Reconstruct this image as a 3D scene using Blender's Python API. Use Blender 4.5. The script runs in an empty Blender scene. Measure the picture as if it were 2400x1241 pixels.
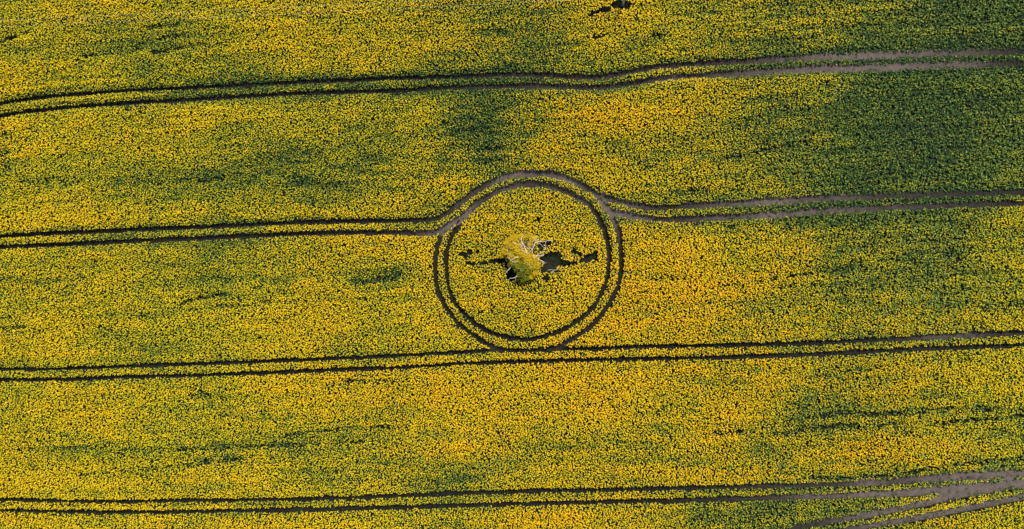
import bpy, math
import numpy as np
from mathutils import Vector, noise as mnoise

rng = np.random.default_rng(11)
scene = bpy.context.scene
COL = scene.collection
R = math.radians

# ------------------------------------------------------------------ camera model
# drone 120 m above the field, looking straight down with a slight sideways lean
H, TH, F = 120.0, R(2.54), 1622.0          # F: focal length in photo pixels (2400 wide)
cT, sT = math.cos(TH), math.sin(TH)

def world(px, py, z=0.0):
    """photo position -> point of the world at height z"""
    px = np.asarray(px, float); py = np.asarray(py, float)
    u = (px - 1200.0) / F; v = (620.5 - py) / F
    dx = cT * u - sT; dy = v; dz = -(sT * u + cT)
    t = (z - H) / dz
    return np.stack([dx * t, dy * t, np.zeros_like(t) + z], -1)

def photo(X, Y, Z):
    x, y, z = X, Y, Z - H
    cx = cT * x - sT * z; cz = sT * x + cT * z
    return 1200 + F * cx / -cz, 620.5 - F * y / -cz

cam_d = bpy.data.cameras.new("camera")
cam = bpy.data.objects.new("camera", cam_d); COL.objects.link(cam)
cam.location = (0, 0, H); cam.rotation_euler = (0, TH, 0)
cam_d.sensor_width = 36.0; cam_d.lens = 36.0 * F / 2400.0
cam_d.clip_start = 0.5; cam_d.clip_end = 5000
scene.camera = cam

# ------------------------------------------------------------------ helpers
def tag(o, label=None, cat=None, group=None, kind=None):
    if label: o["label"] = label
    if cat: o["category"] = cat
    if group: o["group"] = group
    if kind: o["kind"] = kind
    return o

def link(name, me, mat=None, parent=None, smooth=False):
    if mat is not None:
        for m in (mat if isinstance(mat, (list, tuple)) else [mat]):
            me.materials.append(m)
    if smooth:
        me.polygons.foreach_set("use_smooth", np.ones(len(me.polygons), bool))
    o = bpy.data.objects.new(name, me); COL.objects.link(o)
    if parent: o.parent = parent
    return o

def empty(name, loc):
    o = bpy.data.objects.new(name, None); COL.objects.link(o)
    o.location = loc; o.empty_display_size = 0.5
    return o

def quad_mesh(name, V, mat_idx=None, attrs=None):
    """V: (n,4,3) array of loose quads -> one mesh"""
    n = len(V)
    me = bpy.data.meshes.new(name)
    me.vertices.add(n * 4); me.loops.add(n * 4); me.polygons.add(n)
    me.vertices.foreach_set("co", np.ascontiguousarray(V, np.float32).ravel())
    me.loops.foreach_set("vertex_index", np.arange(n * 4, dtype=np.int32))
    me.polygons.foreach_set("loop_start", np.arange(n, dtype=np.int32) * 4)
    if mat_idx is not None:
        me.polygons.foreach_set("material_index", mat_idx.astype(np.int32))
    for k, a in (attrs or {}).items():
        at = me.attributes.new(k, 'FLOAT', 'FACE')
        at.data.foreach_set("value", a.astype(np.float32))
    me.update(calc_edges=True)
    return me

def blades(C, a, b, tilt, az, spin):
    """rhombic leaf / petal faces: centre C, half sizes a,b, tilted from the horizontal"""
    st, ct = np.sin(tilt), np.cos(tilt)
    n = np.stack([st * np.cos(az), st * np.sin(az), ct], -1)
    ref = np.stack([np.cos(spin), np.sin(spin), np.zeros_like(spin)], -1)
    t1 = ref - n * (ref * n).sum(-1, keepdims=True)
    t1 /= np.linalg.norm(t1, axis=-1, keepdims=True) + 1e-9
    t2 = np.cross(n, t1)
    a = np.asarray(a)[:, None]; b = np.asarray(b)[:, None]
    return np.stack([C - a * t1, C - b * t2, C + a * t1, C + b * t2], 1)

def tube(points, radii, sides=7, wob=0.0, seed=0):
    """tapered tube along points -> (verts, faces)"""
    r_ = np.random.default_rng(seed)
    P = [Vector(p) for p in points]; vs = []; fs = []
    up = Vector((0.31, 0.22, 0.92)).normalized()
    for i, p in enumerate(P):
        d = (P[min(i + 1, len(P) - 1)] - P[max(i - 1, 0)]).normalized()
        s = d.cross(up)
        if s.length < 1e-3: s = d.cross(Vector((1, 0, 0)))
        s.normalize(); t = d.cross(s)
        for k in range(sides):
            a = 2 * math.pi * k / sides
            rr = radii[i] * (1 + wob * (r_.random() - .5))
            vs.append(p + (s * math.cos(a) + t * math.sin(a)) * rr)
    n = len(P)
    for i in range(n - 1):
        for k in range(sides):
            k2 = (k + 1) % sides
            fs.append((i * sides + k, i * sides + k2, (i + 1) * sides + k2, (i + 1) * sides + k))
    fs.append(tuple(range(sides))[::-1]); fs.append(tuple((n - 1) * sides + k for k in range(sides)))
    return vs, fs

def merge(parts):
    V = []; Fc = []
    for v, f in parts:
        o = len(V); V += [tuple(x) for x in v]; Fc += [tuple(i + o for i in q) for q in f]
    return V, Fc

def pymesh(name, V, Fc):
    me = bpy.data.meshes.new(name); me.from_pydata([tuple(v) for v in V], [], Fc); me.update()
    return me

def catmull(P, n=4):
    P = np.asarray(P, float)
    Q = np.vstack([2 * P[0] - P[1], P, 2 * P[-1] - P[-2]])
    out = []
    for i in range(1, len(Q) - 2):
        p0, p1, p2, p3 = Q[i - 1:i + 3]
        for t in np.linspace(0, 1, n, endpoint=False):
            out.append(.5 * (2 * p1 + (p2 - p0) * t + (2 * p0 - 5 * p1 + 4 * p2 - p3) * t * t + (3 * p1 - p0 - 3 * p2 + p3) * t ** 3))
    out.append(P[-1])
    return np.array(out)

# value noise (numpy)
def vnoise(x, y, seed):
    xi = np.floor(x).astype(np.int64); yi = np.floor(y).astype(np.int64)
    fx = x - xi; fy = y - yi
    fx = fx * fx * (3 - 2 * fx); fy = fy * fy * (3 - 2 * fy)
    def h(a, b):
        n = (a * 374761393 + b * 668265263 + seed * 1442695041) & 0xFFFFFFFF
        n = ((n ^ (n >> 13)) * 1274126177) & 0xFFFFFFFF
        return ((n ^ (n >> 16)) & 0xFFFF) / 65535.0
    a = h(xi, yi); b = h(xi + 1, yi); c = h(xi, yi + 1); d = h(xi + 1, yi + 1)
    return (a * (1 - fx) + b * fx) * (1 - fy) + (c * (1 - fx) + d * fx) * fy

def fbm(x, y, seed, octv=3):
    s = 0; w = 1; tot = 0
    for o in range(octv):
        s = s + w * (vnoise(x * 2 ** o, y * 2 ** o, seed + o * 17) - .5); tot += w; w *= .6
    return s / tot * 2            # about -1..1

# ------------------------------------------------------------------ materials
def new_mat(name):
    m = bpy.data.materials.new(name); m.use_nodes = True
    nt = m.node_tree; nt.nodes.clear()
    out = nt.nodes.new("ShaderNodeOutputMaterial")
    return m, nt, out

def ramp(nt, stops, fac):
    r = nt.nodes.new("ShaderNodeValToRGB")
    el = r.color_ramp.elements
    while len(el) < len(stops): el.new(.5)
    for e, (p, c) in zip(el, stops):
        e.position = p; e.color = (*c, 1)
    nt.links.new(fac, r.inputs[0])
    return r.outputs[0]

def leafy(name, stops, transl=0.25, attr="tone"):
    m, nt, out = new_mat(name)
    a = nt.nodes.new("ShaderNodeAttribute"); a.attribute_name = attr
    c = ramp(nt, stops, a.outputs["Fac"])
    p = nt.nodes.new("ShaderNodeBsdfPrincipled")
    p.inputs["Roughness"].default_value = .75
    p.inputs["Specular IOR Level"].default_value = .12
    t = nt.nodes.new("ShaderNodeBsdfTranslucent")
    mx = nt.nodes.new("ShaderNodeMixShader"); mx.inputs[0].default_value = transl
    nt.links.new(c, p.inputs["Base Color"]); nt.links.new(c, t.inputs["Color"])
    nt.links.new(p.outputs[0], mx.inputs[1]); nt.links.new(t.outputs[0], mx.inputs[2])
    nt.links.new(mx.outputs[0], out.inputs[0])
    return m

def noisy(name, stops, scale, detail=6, rough=.9, bump=.0, bscale=None, stretch=(1, 1, 1)):
    m, nt, out = new_mat(name)
    tc = nt.nodes.new("ShaderNodeTexCoord")
    mp = nt.nodes.new("ShaderNodeMapping"); mp.inputs["Scale"].default_value = stretch
    n = nt.nodes.new("ShaderNodeTexNoise"); n.inputs["Scale"].default_value = scale
    n.inputs["Detail"].default_value = detail; n.inputs["Roughness"].default_value = .65
    nt.links.new(tc.outputs["Object"], mp.inputs[0]); nt.links.new(mp.outputs[0], n.inputs["Vector"])
    c = ramp(nt, stops, n.outputs["Fac"])
    p = nt.nodes.new("ShaderNodeBsdfPrincipled")
    p.inputs["Roughness"].default_value = rough; p.inputs["Specular IOR Level"].default_value = .04
    nt.links.new(c, p.inputs["Base Color"])
    if bump:
        n2 = nt.nodes.new("ShaderNodeTexNoise"); n2.inputs["Scale"].default_value = bscale or scale * 3
        n2.inputs["Detail"].default_value = 5
        nt.links.new(mp.outputs[0], n2.inputs["Vector"])
        b = nt.nodes.new("ShaderNodeBump"); b.inputs["Strength"].default_value = bump; b.inputs["Distance"].default_value = .12
        nt.links.new(n2.outputs["Fac"], b.inputs["Height"]); nt.links.new(b.outputs[0], p.inputs["Normal"])
    nt.links.new(p.outputs[0], out.inputs[0])
    return m

M_flower = leafy("rape_flower", [(0, (.36, .42, .014)), (.35, (.62, .54, .009)), (.7, (.78, .53, .005)), (1, (.84, .44, .004))], .25)
M_leaf = leafy("rape_leaf", [(0, (.008, .026, .013)), (.35, (.026, .070, .022)), (.7, (.13, .19, .026)), (1, (.36, .37, .05))], .22)
M_crown = leafy("tree_leaf", [(0, (.05, .085, .008)), (.4, (.17, .19, .012)), (.7, (.42, .32, .012)), (1, (.62, .40, .012))], .3)
M_soil = noisy("field_soil", [(.3, (.008, .008, .006)), (.55, (.016, .014, .010)), (.75, (.030, .025, .020))], 1.3, bump=.6, bscale=4)
M_track = noisy("packed_soil", [(.3, (.60, .56, .52)), (.5, (.92, .88, .86)), (.72, (1.3, 1.2, 1.15))], 1.1, bump=.7, bscale=5)
nt = M_track.node_tree                      # damp earth plus painted-in crop shade in narrow ruts, paler where worn wide
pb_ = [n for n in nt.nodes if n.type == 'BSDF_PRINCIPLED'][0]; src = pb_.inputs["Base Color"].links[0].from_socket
at_ = nt.nodes.new("ShaderNodeAttribute"); at_.attribute_name = "dry_lit"
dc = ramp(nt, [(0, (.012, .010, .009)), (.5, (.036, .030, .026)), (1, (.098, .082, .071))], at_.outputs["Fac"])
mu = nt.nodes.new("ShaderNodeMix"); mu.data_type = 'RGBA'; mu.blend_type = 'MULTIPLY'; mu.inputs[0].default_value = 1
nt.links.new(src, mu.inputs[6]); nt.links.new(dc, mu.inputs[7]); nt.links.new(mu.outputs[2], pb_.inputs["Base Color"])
M_bark = noisy("bark", [(.3, (.12, .085, .06)), (.7, (.30, .24, .19))], 3, bump=.5)
M_dead = noisy("dead_wood", [(.3, (.42, .33, .27)), (.7, (.78, .68, .58))], 5, rough=.8)
M_pole = noisy("weathered_wood", [(.3, (.24, .22, .20)), (.7, (.50, .47, .44))], 6, bump=.4, stretch=(1, 1, .15))
M_cable = noisy("aluminium_cable", [(.3, (.45, .45, .43)), (.7, (.62, .62, .60))], 8, rough=.5)
M_porc = noisy("porcelain", [(.3, (.35, .2, .12)), (.7, (.45, .27, .17))], 8, rough=.3)

# ------------------------------------------------------------------ wheel tracks (photo position + half width)
T = {}
T["row_one_upper"] = [(-260,300,5),(-120,268,5),(0,243,5.5),(83,229,6),(200,219,5.5),(333,210,5.5),(500,202,5.5),(667,193,5.5),(800,187.5,5.5),(900,183,5.5),(1033,179,6),(1133,175,6.5),(1233,173,7),(1300,176,7),(1383,180,7.5),(1450,173,7.5),(1500,162,7.5),(1550,155,7.5),(1600,151,7.5),(1733,142,8),(1867,133,9),(1933,130,10),(2033,128,10),(2167,123,9.5),(2300,120,8),(2400,118,7),(2600,112,7)]
T["row_one_lower"] = [(-260,332,5),(-120,300,5),(0,272,5.5),(67,261,6),(167,251,6),(267,243,6),(400,236,6.5),(567,225,6),(700,218,6),(800,215,6),(933,211,6),(1033,205,6.5),(1133,202,7),(1267,200,7.5),(1367,204,7.5),(1433,201,7.5),(1500,191,7.5),(1550,183,8),(1600,178.5,8),(1700,172,8.5),(1833,163,9),(1933,158,10.5),(2067,155,10),(2200,150,9.5),(2400,145,7),(2600,140,7)]
T["row_two_upper"] = [(-260,566,5),(0,554,6),(133,547,6),(300,539,6),(500,531,6),(667,523,6),(800,519,6.5),(900,518,6.5),(960,516,6.5),(1000,516,7),(1039,505,7),(1077,477,7.5),(1116,446,8),(1155,426,8.5),(1193,412,9),(1232,405,9.5),(1271,406,9.5),(1309,413,9),(1348,426,8.5),(1387,447,8.5),(1405,457,9),(1425,464,8),(1464,475,8),(1500,484,8),(1550,487,7.5),(1600,483,7.5),(1767,474,9),(1900,466,8.5),(2033,461,8),(2167,456,7.5),(2400,449,7),(2600,443,7)]
T["row_two_lower"] = [(-260,588,5),(0,579,6),(167,572,6),(333,564,6.5),(500,557,6.5),(667,549,6.5),(800,546,7),(900,545,7),(1000,546,8),(1035,537,8.5),(1058,524,9.5),(1077,512,9.5),(1097,497,8.5),(1116,479,8),(1155,454,8),(1193,438,8),(1232,430,8),(1271,432,8),(1309,442,8),(1348,459,8),(1375,475,8),(1394,496,7),(1410,523,6.5),(1421,550,6.5),(1427,581,6.5),(1427,620,6.5),(1423,651,6),(1414,678,6),(1398,709,6),(1379,732,6),(1356,751,6),(1329,768,6),(1290,784,6),(1251,794,6),(1213,795,6),(1174,788,6),(1135,772,6),(1104,751,6),(1077,724,6),(1058,693,6),(1048,658,6),(1046,627,6),(1047,593,6),(1054,566,6),(1066,542,6),(1079,518,6.5)]
T["row_two_exit"] = [(1375,440,4),(1402,461,8),(1418,481,9),(1433,495,9.5),(1464,502,8.5),(1500,509,8.5),(1550,514,8),(1600,514,8),(1700,509,8.5),(1833,502,9),(1933,494,8.5),(2067,487,8),(2200,482,7.5),(2400,476,7),(2600,471,7)]
T["outer_ring"] = [(1426,484,8),(1434,502,8.5),(1443,523,8),(1450,546,7.5),(1454,573,7),(1457,600,6.5),(1456,631,6.5),(1452,658,6.5),(1441,689,6.5),(1425,716,6.5),(1406,743,6.5),(1383,766,6.5),(1356,786,6.5),(1329,801,6.5),(1302,816,7),(1271,821,6),(1232,823,6),(1193,821,6.5),(1166,818,7),(1135,803,6.5),(1108,784,6.5),(1077,761,6.5),(1058,738,6.5),(1039,709,6.5),(1027,682,6.5),(1021,651,6.5),(1019,620,6.5),(1023,593,6.5),(1028,569,6.5),(1036,546,6.5),(1048,530,6)]
T["row_three_upper"] = [(-260,872,5),(0,866.5,5),(133,865,5),(267,860,5.5),(400,855,5.5),(533,851,5.5),(667,845,5.5),(800,840,5.5),(900,836,5.5),(1000,830,5.5),(1100,825,5.5),(1170,820,6),(1232,822,6),(1302,819,5.5),(1400,817,5),(1500,813,5.5),(1600,811.5,5.5),(1733,809,6),(1867,806,6),(2000,801,6),(2100,796,7),(2200,790,8),(2300,785,8),(2400,780,7.5),(2600,768,7)]
T["row_three_lower"] = [(-260,896,5),(0,890.5,5),(133,890,5),(233,887,5),(333,883,5),(467,880,5),(600,875,5.5),(700,871,5.5),(800,866.5,5.5),(958,861,5),(1090,852,5),(1222,848,5),(1327,845,5),(1433,842,5),(1600,840,5.5),(1758,836,6.5),(1916,831,6.5),(2067,823,6.5),(2200,817,6.5),(2400,809,6),(2600,799,6)]
T["row_four_upper"] = [(-260,1168,5),(0,1171,5),(67,1173,5),(167,1175,5),(333,1175,5),(500,1173,5),(667,1171,5.5),(800,1168.5,6),(932,1163,6),(1064,1158,6),(1275,1151,6),(1433,1149,6),(1600,1145,6.5),(1758,1142,7),(1916,1139,7.5),(2048,1134,8.5),(2175,1125,9.5),(2300,1117,11),(2400,1112,11),(2600,1102,11)]
T["row_four_lower"] = [(-260,1192,5),(0,1196,5),(167,1200,5),(333,1201,5.5),(500,1199,5.5),(667,1196,6.5),(800,1193,6.5),(932,1190,6),(1064,1186,6),(1275,1180,6),(1433,1176,6),(1600,1174,6.5),(1758,1170,7.5),(1925,1166,8.5),(2050,1161,9.5),(2150,1156,10.5),(2225,1149,11),(2300,1142,12),(2400,1134,10),(2600,1118,10)]
T["branch_upper"] = [(1700,1290,6),(1800,1262,7),(1875,1239,7.5),(1950,1225,8),(2025,1212,8.5),(2100,1197,9),(2175,1180,9.5),(2225,1168,10),(2300,1152,12),(2350,1144,12),(2400,1138,10),(2600,1122,10)]
T["branch_lower"] = [(1800,1290,6),(1900,1263,7),(2012,1240,8),(2075,1230,8.5),(2175,1212,9),(2250,1197,9),(2325,1182,9),(2400,1167,9),(2600,1128,9)]

HC = 0.95                                   # the opening is seen at canopy height
tracks = {}
for k, pts in T.items():
    q = catmull([(a, b, c * 10) for a, b, c in pts], 4)
    W = world(q[:, 0], q[:, 1], HC)[:, :2]
    hw = q[:, 2] / 10 / F * H * .74
    tracks[k] = (W, hw)

# ------------------------------------------------------------------ the field map: how fully the crop is in flower
ROWS = [
 "687776777777665458766655543222",
 "666555577777665457565544322112",
 "877766545555444455677655432222",
 "888877777665633478876544321122",
 "787776554545543676655443211123",
 "655554444345676677666554223224",
 "888767677777667776666553333346",
 "877666556777866778888777444455",
 "667766566655777688888776554456",
 "777777778877877788888766556567",
 "787666677766787788788776666667",
 "776777788878888888877776567577",
 "788877777766788888877864555656",
 "766666565666676666666656777876",
 "888877777666545677777766656555",
 "888887777777767887765533345677",
]
# each row string is 30 wide: one digit per 80 photo pixels
G = np.zeros((16, 30))
for j, r in enumerate(ROWS):
    r = (r + r[-1] * 30)[:30]
    G[j] = [int(c) for c in r]
G = np.pad(G, 2, mode='edge')

def grid_at(px, py):
    gx = np.clip((px - 40) / 80 + 2, 0, G.shape[1] - 1.001); gy = np.clip((py - 39) / 77.5 + 2, 0, G.shape[0] - 1.001)
    xi = gx.astype(int); yi = gy.astype(int); fx = gx - xi; fy = gy - yi
    return (G[yi, xi] * (1 - fx) + G[yi, xi + 1] * fx) * (1 - fy) + (G[yi + 1, xi] * (1 - fx) + G[yi + 1, xi + 1] * fx) * fy

# thin streaks where the drill missed: photo polyline, half width, strength
STREAKS = [
 ([(1850,982),(1931,976),(1978,968),(2056,971),(2119,967),(2212,957),(2337,957)], 5, .75),
 ([(1672,1012),(1744,1009),(1853,1010),(1931,1003),(2009,995)], 6, .6),
 ([(1853,1010),(1931,1003),(2009,994)], 3.5, .9),
 ([(2056,999),(2095,992)], 3, .9), ([(2181,995),(2228,987),(2322,982),(2400,973)], 4, .8),
 ([(1807,653),(1900,641),(1935,636)], 4, .85), ([(1935,636),(2050,622),(2150,615)], 6, .4),
 ([(-60,112),(0,97),(25,93)], 5.5, 1.0), ([(25,93),(45,87),(68,77)], 3.5, .9),
 ([(197,134),(212,131)], 4, 1.0), ([(212,131),(267,127),(330,118)], 4, .5), ([(360,124),(400,119)], 4, .95), ([(400,119),(450,107),(480,104)], 4, .55),
 ([(345,66),(425,60)], 5, .6), ([(380,90),(460,80),(530,71)], 5, .55), ([(500,80),(530,70)], 5, .6),
 ([(673,1018),(733,1011),(800,1006),(880,1000),(960,999)], 4.5, .75),
 ([(0,1050),(150,1051),(317,1049),(400,1052)], 5, .35), ([(400,1052),(533,1046),(667,1043),(767,1038),(850,1035)], 5, .6),
 ([(180,1112),(300,1103),(400,1095)], 3.5, .4), ([(400,1095),(483,1083),(567,1076)], 4.5, .7),
 ([(430,712),(470,700),(507,692),(535,690)], 5, .7), ([(490,718),(580,714),(640,706)], 5, .55), ([(590,676),(690,660)], 3, .5),
 ([(838,656),(880,652),(935,640)], 9, .6), ([(700,655),(640,668),(560,684)], 4, .25),
 ([(1040,290),(1110,280)], 6, .6), ([(1060,310),(1150,303)], 6, .5), ([(1110,352),(1180,347)], 5, .6), ([(1120,382),(1190,376)],5,.4),
 ([(1690,372),(1790,352),(1850,338),(1900,330)], 5, .6), ([(1500,395),(1560,385)], 7, .6),
 ([(1400,85),(1425,78)], 12, .5), ([(1535,82),(1550,88)], 7, .9), ([(1100,75),(1200,70)], 9, .35),
 ([(300,256),(340,260)], 8, .6), ([(0,315),(25,320)], 9, .6), ([(20,352),(22,390)], 8, .5), ([(10,769),(60,766)], 4, .8), ([(240,766),(262,770)], 6, .7),
 ([(2310,722),(2400,705)], 7, .6), ([(2220,600),(2250,608)], 14, .5), ([(2140,618),(2160,622)],9,.6),
 ([(1880,1118),(2010,1122),(2110,1112),(2200,1093),(2290,1082)], 4.5, .7), ([(2290,1082),(2390,1075)], 6, .6),
 ([(455,920),(510,927),(545,940)], 6, .6), ([(330,955),(400,950)], 4, .3), ([(810,890),(920,894)], 5, .5), ([(900,920),(930,928)], 5, .4),
 ([(1540,655),(1600,650)], 8, .35), ([(1690,670),(1740,668)], 6, .6), ([(1900,668),(1925,664)], 4, .7), ([(1820,672),(1860,668)],4,.5),
 ([(1600,440),(1640,445)], 16, .45), ([(1600,525),(1720,527)],8,.5),
 ([(100,425),(180,420)], 9, .4), ([(250,440),(420,425)], 9, .3), ([(470,425),(520,420)],7,.5),
 ([(1720,350),(1800,340)], 5, .3), ([(2180,350),(2260,345)],6,.4), ([(2330,325),(2400,318)],4,.9),
 ([(1700,1215),(1850,1195)], 14, .35), ([(1640,1205),(1680,1215)],10,.4),
]
# patches of bare dark earth round the tree and the pole: centre, radii
BARE = [(1292,613,21,18),(1300,600,14,10),(1284,628,16,10),(1310,616,12,8),(1323,618,8,5),(1345,616,9,4),(1268,577,7,10),(1281,570,8,6),
        (1380,604,12,8),(1368,611,14,4),(1392,600,7,8),(1359,598,5,4),(1398,609,6,4),
        (1187,622,6,9),(1196,641,9,14),(1203,650,6,7),(1176,612,8,5),(1160,611,10,5),(1092,602,6,7),(1102,592,5,6),(1098,615,8,4),(1109,618,6,4),(1134,617,11,4),(1082,596,6,2.5),(1120,592,3,3),
        (1280,652,6,6),(1152,596,3,3),(1345,590,5,4),(1262,515,3,4),
        (1462,12,20,9),(1448,13,12,8),(1420,23,10,6),(1408,27,10,4),(1395,32,9,3),(1386,36,6,2)]
STRIPG = {"row_one_upper": 2.4, "row_one_lower": 2.0, "row_two_upper": 1.6, "row_two_lower": 1.2, "row_two_exit": 1.2,
          "outer_ring": .5, "row_three_upper": .8, "row_three_lower": .4, "row_four_upper": .9, "row_four_lower": .6, "branch_upper": 0, "branch_lower": 0}

def polydist(X, Y, W, hw=None, reach=3.0):
    d = np.full(len(X), 99.0); w = np.zeros(len(X))
    for i in range(len(W) - 1):
        a = W[i]; b = W[i + 1]
        lo = np.minimum(a, b) - reach; hi = np.maximum(a, b) + reach
        idx = np.nonzero((X > lo[0]) & (X < hi[0]) & (Y > lo[1]) & (Y < hi[1]))[0]
        if not len(idx): continue
        e = b - a; L = (e * e).sum() + 1e-9
        t = np.clip(((X[idx] - a[0]) * e[0] + (Y[idx] - a[1]) * e[1]) / L, 0, 1)
        dd = np.hypot(X[idx] - a[0] - t * e[0], Y[idx] - a[1] - t * e[1])
        m = dd < d[idx]; s = idx[m]
        d[s] = dd[m]
        if hw is not None: w[s] = (hw[i] + (hw[i + 1] - hw[i]) * t)[m]
    return d, w

# ------------------------------------------------------------------ plants in drill rows
ROWA = R(2.4)
SP = 0.255
ns = int(226 / SP); nr = int(132 / SP)
S, Q = np.meshgrid((np.arange(ns) - ns / 2) * SP, (np.arange(nr) - nr / 2) * SP)
S = S.ravel(); Q = Q.ravel()
S = S + rng.normal(0, .10, S.size); Q = Q + rng.normal(0, .065, Q.size)
X = S * math.cos(ROWA) - Q * math.sin(ROWA) + 3; Y = S * math.sin(ROWA) + Q * math.cos(ROWA)
px, py = photo(X, Y, 0.9)
g = grid_at(px, py)
sx = S; sy = Q
big = fbm(sx / 9, sy / 2.6, 3, 3)
mid = fbm(sx / 5.5, sy / 0.85, 21, 4)
rows = fbm(sx / 16, sy / .55, 28, 2)
fine = fbm(sx / 1.1, sy / .7, 47, 2)
bloom = 5.2 + (g - 5.7) * 1.2 + 1.5 * big + 2.3 * mid + 1.3 * fine + 1.1 * rows
right = np.clip((px - 1500) / 700, 0, 1)

keep = np.ones(X.size, bool)
streak = np.zeros(X.size)
for pts, hwp, st in STREAKS:
    q = np.array(pts, float); W = world(q[:, 0], q[:, 1], .75)[:, :2]
    r_ = hwp / F * H
    d, _ = polydist(X, Y, W, None, r_ * 3 + 1)
    v = st * np.clip(1.5 - d / r_ * (1 + .5 * fbm(X * 1.1, Y * 1.1, 91, 2)), 0, 1)
    streak = np.maximum(streak, v)
streak *= .8 * np.clip(1 + 1.3 * fbm(X / 1.6, Y / .8, 133, 2), 0, 1.3)
bare = np.zeros(X.size)
for cx, cy, rx, ry in BARE:
    e = np.hypot((px - cx) / (rx + 1), (py - cy) / (ry + 1))
    bare = np.maximum(bare, 1.6 - e * (1 + .45 * fbm(X * .9, Y * .9, 211, 2)))
near = np.full(X.size, 99.0); soft = np.zeros(X.size); green = np.zeros(X.size)
edge_n = fbm(X / 1.5, Y / 1.5, 71, 3)
for k, (W, hw) in tracks.items():
    d, w = polydist(X, Y, W, hw, 3.2)
    w2 = w * (1 + .5 * edge_n) + .05
    near = np.minimum(near, d - w2)
    green = np.maximum(green, STRIPG[k] * np.clip(1 - (d - w2) / 1.3, 0, 1))
bloom = bloom - green * (1 + .4 * fine) - 3.2 * streak
keep &= near > 0
keep &= ~((bare > .6))
keep &= ~(rng.random(X.size) < np.clip(streak * .85 - .1, 0, .8))
keep &= ~((np.round(Q / SP) % 3 == 0) & (rng.random(X.size) < .45 * right * np.clip((6 - bloom) / 4, 0, 1)))
keep &= rng.random(X.size) > .05 + .05 * (bloom < 3)
# height: full stand where it flowers, low where it stays green
hgt = np.clip(.66 + .10 * bloom, .38, 1.5) * (1 - .38 * right * np.clip((6 - bloom) / 4, 0, 1))
hgt = hgt * (1 - .35 * np.clip(streak, 0, 1)) * np.clip(.72 + near * .5, .72, 1) + rng.normal(0, .09, X.size)
hgt = np.clip(hgt, .22, 1.7)
# weeds and stunted plants on bare earth and along worn verges
weed = (~keep) & ((bare > .6) & (rng.random(X.size) < .2) | ((near < 0) & (near > -.35) & (rng.random(X.size) < .10 + .12 * right)))

def sub(m):
    return X[m], Y[m], hgt[m], bloom[m], S[m], Q[m], right[m], px[m], py[m]

x, y, h, bl, s_, q_, rt, ppx, ppy = sub(keep)
n = len(x)
p_flower = 1 / (1 + np.exp(-(bl - 3.0) * .72))
full = np.clip((bl - 1.5) / 7, 0, 1)
fl = rng.random(n) < p_flower
# hue: golden in the middle and bottom right, lemon in the thin and left-hand stands
hue = .38 + .34 * np.clip((bl - 5) / 4, -1, 1) + .12 * fbm(s_ / 14, q_ / 7, 301, 3) + .14 * np.clip((ppx - 500) / 700, 0, 1) - .18 * np.clip((ppx - 2100) / 300, 0, 1)

Vs = []; Mi = []; To = []
def add(V, m, tone):
    Vs.append(V.astype(np.float32)); Mi.append(np.full(len(V), m, np.int8)); To.append(np.clip(tone, 0, 1).astype(np.float32))

def scatter(x, y, z, cnt, rad):
    i = np.repeat(np.arange(len(x)), cnt)
    a = rng.uniform(0, 2 * np.pi, len(i)); r_ = np.sqrt(rng.random(len(i))) * np.repeat(np.broadcast_to(rad, x.shape), cnt)
    return i, x[i] + np.cos(a) * r_, y[i] + np.sin(a) * r_

# flower heads: several petals-tufts at different heights on each plant in bloom
f = np.nonzero(fl)[0]
rad = .07 + .06 * full[f]
i, fx, fy = scatter(x[f], y[f], None, 4, rad)
zz = h[f][i] - rng.random(len(i)) ** 1.5 * .26
m = len(i)
sz = rng.uniform(.042, .078, m) * (.72 + .52 * full[f][i])
add(blades(np.stack([fx, fy, zz], -1), sz * rng.uniform(1, 1.5, m), sz, np.abs(rng.normal(0, .55, m)), rng.uniform(0, 6.3, m), rng.uniform(0, 6.3, m)),
    0, hue[f][i] + rng.normal(0, .13, m))
# green buds and upper leaves on plants not yet in bloom
b = np.nonzero(~fl)[0]
i, fx, fy = scatter(x[b], y[b], None, 4, .11 + .05 * rt[b])
zz = h[b][i] - rng.random(len(i)) * .28
m = len(i)
sz = rng.uniform(.055, .095, m) * (1 + .25 * rt[b][i])
tone = rng.beta(1.6, 1.8, m) * .9 + .10 * rt[b][i] + .34 * np.clip((bl[b][i] - .5) / 5, -.3, 1) - .02
add(blades(np.stack([fx, fy, zz], -1), sz * rng.uniform(1.1, 1.9, m), sz, np.abs(rng.normal(.1, .55, m)), rng.uniform(0, 6.3, m), rng.normal(.2, .9, m)), 1, tone)
# lower leaves
i, fx, fy = scatter(x, y, None, 2, .15)
zz = h[i] * rng.uniform(.25, .72, len(i))
m = len(i); sz = rng.uniform(.06, .11, m)
add(blades(np.stack([fx, fy, zz], -1), sz * 1.5, sz, np.abs(rng.normal(.2, .5, m)), rng.uniform(0, 6.3, m), rng.uniform(0, 6.3, m)), 1, rng.beta(2, 4, m) * .5)
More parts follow.
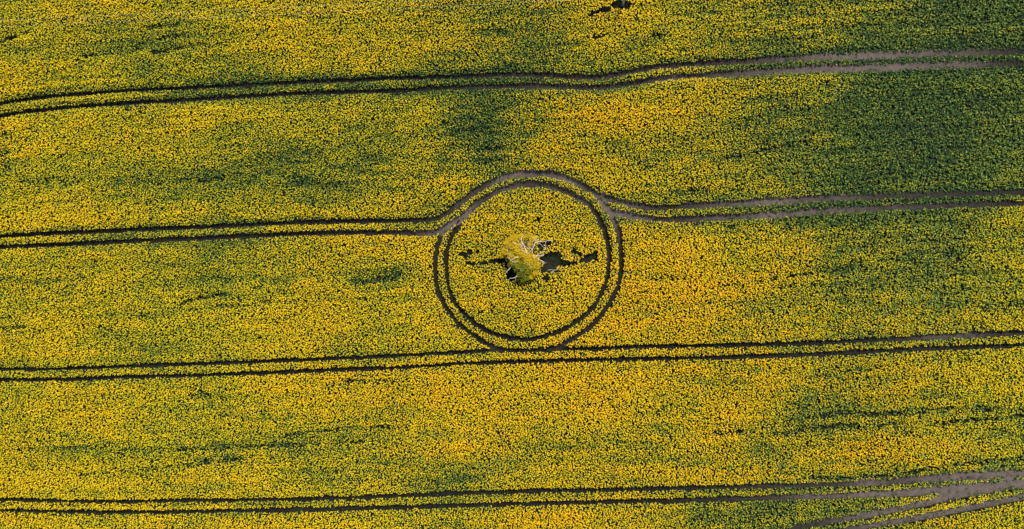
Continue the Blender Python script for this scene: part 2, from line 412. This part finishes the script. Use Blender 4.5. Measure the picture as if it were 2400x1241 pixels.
# stems
a = rng.uniform(0, np.pi, n); w = .016
dx = np.cos(a) * w; dy = np.sin(a) * w
lx = rng.normal(0, .04, n); ly = rng.normal(0, .04, n)
V = np.stack([np.stack([x - dx, y - dy, np.zeros(n)], -1), np.stack([x + dx, y + dy, np.zeros(n)], -1),
              np.stack([x + lx + dx * .6, y + ly + dy * .6, h - .04], -1), np.stack([x + lx - dx * .6, y + ly - dy * .6, h - .04], -1)], 1)
add(V, 1, rng.uniform(.25, .5, n))
crop = link("rapeseed_crop", quad_mesh("rapeseed_crop", np.concatenate(Vs), np.concatenate(Mi), {"tone": np.concatenate(To)}), [M_flower, M_leaf])
tag(crop, "field of rapeseed in patchy yellow flower filling the ground between the wheel tracks", "crop", kind="stuff")

# low weeds
x, y, h, bl, s_, q_, rt, ppx, ppy = sub(weed)
i, fx, fy = scatter(x, y, None, 6, .17)
m = len(i); sz = rng.uniform(.04, .08, m)
wv = blades(np.stack([fx, fy, rng.uniform(.03, .20, m)], -1), sz * 1.4, sz, np.abs(rng.normal(.1, .45, m)), rng.uniform(0, 6.3, m), rng.uniform(0, 6.3, m))
wd = link("low_weeds", quad_mesh("low_weeds", wv, None, {"tone": rng.beta(2, 4, m) * .6}), M_leaf)
tag(wd, "low dark green weeds on the bare earth and along the wheel tracks", "weeds", kind="stuff")

# ------------------------------------------------------------------ ground and wheel tracks
def ground_mesh():
    xs = np.concatenate([[-3000, -800, -300], np.linspace(-130, 130, 53), [300, 800, 3000]])
    ys = np.concatenate([[-3000, -800, -300], np.linspace(-80, 80, 33), [300, 800, 3000]])
    V = [(a, b, 0.0) for b in ys for a in xs]
    nx = len(xs)
    Fc = [(j * nx + i, j * nx + i + 1, (j + 1) * nx + i + 1, (j + 1) * nx + i) for j in range(len(ys) - 1) for i in range(nx - 1)]
    return pymesh("ground", V, Fc)
gd = link("ground", ground_mesh(), M_soil)
tag(gd, "dark brown earth under the rapeseed crop", "ground", kind="structure")

LAB = {
 "row_one_upper": "upper bare wheel rut of the top tramline, bending up right of centre",
 "row_one_lower": "lower bare wheel rut of the top tramline, bending up right of centre",
 "row_two_upper": "bare wheel rut swinging over the top of the ring round the tree",
 "row_two_lower": "bare wheel rut that runs in from the left and forms the inner ring",
 "row_two_exit": "lower bare wheel rut leaving the ring towards the right edge",
 "outer_ring": "outer bare wheel rut of the ring, round its sides and bottom",
 "row_three_upper": "upper dark wheel rut of the tramline touching the ring from below",
 "row_three_lower": "lower dark wheel rut of the tramline just below the ring",
 "row_four_upper": "upper wheel rut of the bottom tramline, widening at the right",
 "row_four_lower": "lower wheel rut of the bottom tramline, widening at the right",
 "branch_upper": "upper worn wheel rut slanting across the bottom right corner",
 "branch_lower": "lowest worn wheel rut, slanting across the bottom right corner",
}
for ti, (k, (W, hw)) in enumerate(tracks.items()):
    zb = .004 + .004 * ti
    nP = len(W)
    tg = np.gradient(W, axis=0); tg /= np.linalg.norm(tg, axis=1, keepdims=True)
    nm = np.stack([-tg[:, 1], tg[:, 0]], -1)
    prof = [(-1.25, 0.0), (-.95, .035), (-.6, .012), (0, .0), (.6, .012), (.95, .035), (1.25, 0.0)]
    V = []
    for i in range(nP):
        for o_, zz in prof:
            wv_ = o_ * (hw[i] + .12) * (1 + .10 * math.sin(i * 1.7 + o_ * 2))
            p = W[i] + nm[i] * wv_
            V.append((p[0], p[1], zb + zz))
    m_ = len(prof)
    Fc = [(i * m_ + j, (i + 1) * m_ + j, (i + 1) * m_ + j + 1, i * m_ + j + 1) for i in range(nP - 1) for j in range(m_ - 1)]
    me = pymesh("wheel_track", V, Fc); me.flip_normals()
    dry_lit = np.zeros(nP)
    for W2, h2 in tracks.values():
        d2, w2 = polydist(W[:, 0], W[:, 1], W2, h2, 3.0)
        dry_lit = np.maximum(dry_lit, np.where(d2 < w2 + .5, np.clip((w2 / .74 * F / H - 6.3) / 3.2, 0, 1), 0))  # wide ruts paler, narrow ones dark with the crop shade put in
    dry_lit = dry_lit * (1 + .5 * fbm(W[:, 0] / 5, W[:, 1] / 5, 401, 2)) + .05
    at = me.attributes.new("dry_lit", 'FLOAT', 'POINT'); at.data.foreach_set("value", np.repeat(np.clip(dry_lit, 0, 1), m_).astype(np.float32))
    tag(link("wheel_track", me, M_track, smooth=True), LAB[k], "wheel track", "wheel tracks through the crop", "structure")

# ------------------------------------------------------------------ the tree in the ring
base = world(1238, 603, 0.0)
tree = empty("tree", tuple(base))
tag(tree, "lone half dead tree with yellow green leaves and bare pale branches, inside the ring", "tree")
def loc(pxy, z):
    return world(pxy[0], pxy[1], z) - base
ZS = .68
top = loc((1234, 600), 2.4 * ZS)
tr = tube([(0, 0, -.1), (.03, .02, .5), (-.08, .05, 1.0), tuple(top)], [.48, .34, .28, .22], 10, .25, 1)
link("trunk", pymesh("trunk", *tr), M_bark, tree, True)
rb = np.random.default_rng(5)

clumps = [  # photo x, y, radius px, height, tone
 (1205,560,12,4.6,.82),(1192,572,11,4.3,.80),(1222,556,9,4.7,.88),(1241,553,8,4.6,.85),(1250,560,7,4.4,.82),(1184,590,11,4.0,.78),
 (1205,578,12,5.0,.80),(1215,590,11,5.4,.82),(1228,598,11,5.6,.84),(1240,604,11,5.5,.84),(1252,608,10,5.0,.82),(1258,622,10,4.5,.78),
 (1253,638,9,3.9,.80),(1246,648,8,3.4,.76),(1236,612,12,5.6,.72),(1244,624,11,5.0,.66),(1198,600,10,4.9,.70),(1210,607,10,5.3,.66),
 (1214,620,12,5.0,.42),(1226,626,13,5.1,.38),(1236,634,11,4.6,.46),(1222,640,12,4.4,.32),(1232,650,9,3.8,.34),(1224,655,7,3.3,.36),
 (1203,615,9,4.7,.46),(1194,621,5,4.0,.40),(1200,588,7,4.6,.50),(1218,575,8,4.8,.80),(1235,588,7,5.2,.78),(1213,630,9,4.5,.38),(1247,616,8,5.2,.76),(1240,575,5,4.6,.8),(1176,600,5,3.6,.7),(1256,570,5,4.2,.76),
]
clumps = [(a, b_, r_ * .84, z * ZS, min(1, t + .04)) for a, b_, r_, z, t in clumps]
# limbs from the fork to every second clump
limbs = []
for j, (a, b_, r_, z, t) in enumerate(clumps):
    e = loc((a, b_), z - .3)
    st = top * (.55 + .45 * rb.random())
    mdl = st * .45 + e * .55 + np.array([rb.normal(0, .18), rb.normal(0, .18), .25])
    rr = .10 if j % 3 == 0 else .06
    limbs.append(tube([tuple(st), tuple(mdl), tuple(e)], [rr, rr * .6, .02], 6, .2, j))
link("limbs", pymesh("limbs", *merge(limbs)), M_bark, tree, True)
CV = []; CT = []
for a, b_, r_, z, t in clumps:
    k = int(5.2 * r_ * r_) + 90
    R3 = r_ / F * (H - z)
    d = rb.normal(0, 1, (k, 3)); d /= np.linalg.norm(d, axis=1, keepdims=True)
    d *= (rb.random(k) ** .45)[:, None]
    lump = 1 + .45 * np.array([mnoise.noise(Vector(v * 2.3 + a)) for v in d])
    P = loc((a, b_), z) + d * (lump * R3 * 1.12)[:, None] * np.array([1, 1, .62])
    sz = rb.uniform(.045, .085, k)
    CV.append(blades(P, sz * rb.uniform(1.2, 2, k), sz, np.abs(rb.normal(.2, .6, k)), rb.uniform(0, 6.3, k), rb.uniform(0, 6.3, k)))
    CT.append(np.clip(t + rb.normal(0, .10, k) + .12 * np.array([mnoise.noise(Vector(v * 1.1 + b_)) for v in d]), 0, 1))
link("crown", quad_mesh("crown", np.concatenate(CV), None, {"tone": np.concatenate(CT)}), M_crown, tree)
BR = [
 ([(1246,590),(1252,576),(1257,568),(1269,567.5),(1279,565),(1289,564),(1298,563.5)], 4.4, .085),
 ([(1258,569),(1267,573),(1271,578),(1275,582)], 4.4, .05),
 ([(1244,600),(1256,601),(1266,600),(1272,600),(1275,597)], 4.2, .10),
 ([(1258,603),(1266,610),(1274,614),(1277,617),(1282,616.5)], 3.8, .07),
 ([(1269,611),(1271,618),(1272,622)], 3.3, .035),
 ([(1252,602),(1264,596),(1270,592),(1276,589.5),(1281,590)], 4.4, .075),
 ([(1265,594),(1266,588)], 4.4, .04),
 ([(1240,580),(1246,584),(1248,592),(1251,600),(1255,609)], 5.8, .06),
 ([(1236,596),(1230,580),(1224,570),(1222,562),(1223,555),(1230,552)], 5.3, .075),
 ([(1224,571),(1230,578),(1238,583),(1243,583)], 5.6, .06),
 ([(1222,575),(1224,582),(1230,590)], 5.7, .05), ([(1225,566),(1220,572),(1221,580),(1227,588)], 5.6, .04),
 ([(1226,572),(1232,569),(1240,566),(1246,561)], 5.4, .045), ([(1247,578),(1249,566),(1256,560),(1260,552)], 4.9, .05), ([(1256,563),(1262,562),(1266,565)], 4.7, .035),
 ([(1214,603),(1207,604.5),(1205,608),(1197,609.5),(1192,606),(1187,603.5)], 5.8, .07),
 ([(1207,604.5),(1203,600),(1196,597),(1191,589)], 5.5, .045), ([(1200,583),(1190,582),(1186,579)], 5.3, .04),
 ([(1203,622),(1197,627),(1192,633),(1187,637),(1184,641)], 4.0, .075),
 ([(1212,638),(1215,644),(1207,651),(1203,652),(1197,653),(1193,656)], 3.6, .075), ([(1207,651),(1209,655)], 3.4, .04),
 ([(1202,568),(1211,573),(1218,573),(1223,576)], 5.5, .045),
 ([(1280,566),(1278,575),(1279,582),(1276,588)], 4.3, .04), ([(1279,576),(1284,578)], 4.2, .03),
 ([(1228,545),(1234,543),(1238,547)], 4.2, .035), ([(1282,634),(1292,633),(1303,633.5),(1311,632)], .9, .05), ([(1290,637),(1300,635)], .8, .035),
 ([(1233,590),(1234,595),(1238,593)], 5.9, .04), ([(1224,588),(1230,592),(1234,588)], 5.8, .035), ([(1244,588),(1240,594),(1233,594)], 5.7, .04),
 ([(1216,626),(1221,630),(1220,637)],5.4,.035), ([(1232,618),(1240,622),(1243,628)],5.8,.03), ([(1199,612),(1208,616),(1214,613)],5.6,.035),
]
for j, (pp, z, r0) in enumerate(BR):
    z = z * ZS + .25 if z > 1 else z; r0 *= .8
    q = np.array(pp, float)
    cv = catmull(q, 3)
    P = []
    for i, (a, b_) in enumerate(cv):
        t = i / (len(cv) - 1)
        p = loc((a, b_), z + .45 * math.sin(t * 2.2 + j) - .2 + .35 * t)
        P.append(tuple(p + rb.normal(0, .025, 3)))
    if j in (25, 26):
        P = [(p[0], p[1], p[2]) for p in P]
    rad = [r0 * (1 - .72 * i / (len(P) - 1)) for i in range(len(P))]
    parts = [tube(P, rad, 6, .2, j)]
    # twigs
    for _ in range(2 if r0 > .04 else 1):
        i = rb.integers(len(P) // 2, len(P)); o_ = np.array(P[i])
        d = np.array([rb.normal(0, .25), rb.normal(0, .25), rb.normal(.1, .12)])
        parts.append(tube([tuple(o_), tuple(o_ + d * .6 + rb.normal(0, .04, 3)), tuple(o_ + d * 1.2)], [r0 * .4, r0 * .3, .012], 5, .1, j))
    link("bare_branch", pymesh("bare_branch", *merge(parts)), M_dead, tree, True)

# ------------------------------------------------------------------ wooden pole at the upper edge and its wires
def make_pole(name_loc, label):
    p = empty("utility_pole", name_loc)
    tag(p, label, "pole", "poles of the overhead line")
    zs = np.linspace(-.2, 5.4, 9)
    link("post", pymesh("post", *tube([(0.02 * math.sin(z * 2), .015 * math.cos(z * 1.3), z) for z in zs], [.20 - .009 * k for k in range(9)], 12, .10, 3)), M_pole, p, True)
    def box(c, s):
        v = [(c[0] + s[0] * i, c[1] + s[1] * j, c[2] + s[2] * k) for k in (-1, 1) for j in (-1, 1) for i in (-1, 1)]
        return v, [(0, 2, 3, 1), (4, 5, 7, 6), (0, 1, 5, 4), (2, 6, 7, 3), (0, 4, 6, 2), (1, 3, 7, 5)]
    link("crossarm", pymesh("crossarm", *box((-.17, 0, 5.1), (.06, .75, .07))), M_pole, p)
    for yy in (-.55, .55):
        v, fc = tube([(-.17, yy, 5.16), (-.17, yy, 5.22), (-.17, yy, 5.26), (-.17, yy, 5.31), (-.17, yy, 5.36)], [.03, .06, .04, .06, .03], 10)
        link("insulator", pymesh("insulator", v, fc), M_porc, p, True)
    return p
pb = world(1459, 14.5, 0.0)
make_pole(tuple(pb), "pale grey weathered wooden pole in a black bare patch at the top edge")
p2 = world(-150, 88, 0.0)
make_pole(tuple(p2), "pale grey wooden pole beyond the left edge at the far end of the wires")
for yy, lab in ((-.55, "thin pale overhead wire, the lower one in the picture, above the crop"), (.55, "thin pale overhead wire, the upper one running out at the top edge")):
    a = pb + np.array([-.17, yy, 5.37]); b_ = p2 + np.array([-.17, yy, 5.37])
    P = []
    for t in np.linspace(0, 1, 41):
        p = a * (1 - t) + b_ * t; p[2] -= 4 * .5 * t * (1 - t); P.append(tuple(p))
    tag(link("overhead_wire", pymesh("overhead_wire", *tube(P, [.007] * 41, 6)), M_cable, None, True), lab, "wire", "wires of the overhead line")

# ------------------------------------------------------------------ light
SUN_EL, SUN_AZ = R(52), R(66)               # azimuth measured from +X towards +Y (the top of the picture)
sd = bpy.data.lights.new("sun", 'SUN'); sd.energy = 2.5; sd.angle = R(9); sd.color = (1, .94, .84)
so = bpy.data.objects.new("sun", sd); COL.objects.link(so)
dirv = Vector((math.cos(SUN_EL) * math.cos(SUN_AZ), math.cos(SUN_EL) * math.sin(SUN_AZ), math.sin(SUN_EL)))
so.rotation_euler = dirv.to_track_quat('Z', 'Y').to_euler(); so.location = dirv * 200
w = bpy.data.worlds.new("World"); scene.world = w; w.use_nodes = True
nt = w.node_tree; bg = nt.nodes.get("Background") or nt.nodes.new("ShaderNodeBackground")
sky = nt.nodes.new("ShaderNodeTexSky"); sky.sky_type = 'NISHITA'; sky.sun_disc = False
sky.sun_elevation = SUN_EL; sky.sun_rotation = math.pi / 2 - SUN_AZ
nt.links.new(sky.outputs[0], bg.inputs[0]); bg.inputs[1].default_value = .06
vs = scene.view_settings
scene.display_settings.display_device = 'sRGB'
vs.view_transform = 'Standard'; vs.look = 'None'; vs.gamma = 1; vs.exposure = 1.4; vs.use_curve_mapping = False
scene.render.engine = 'CYCLES'
scene.cycles.max_bounces = 5; scene.cycles.diffuse_bounces = 3; scene.cycles.transmission_bounces = 3
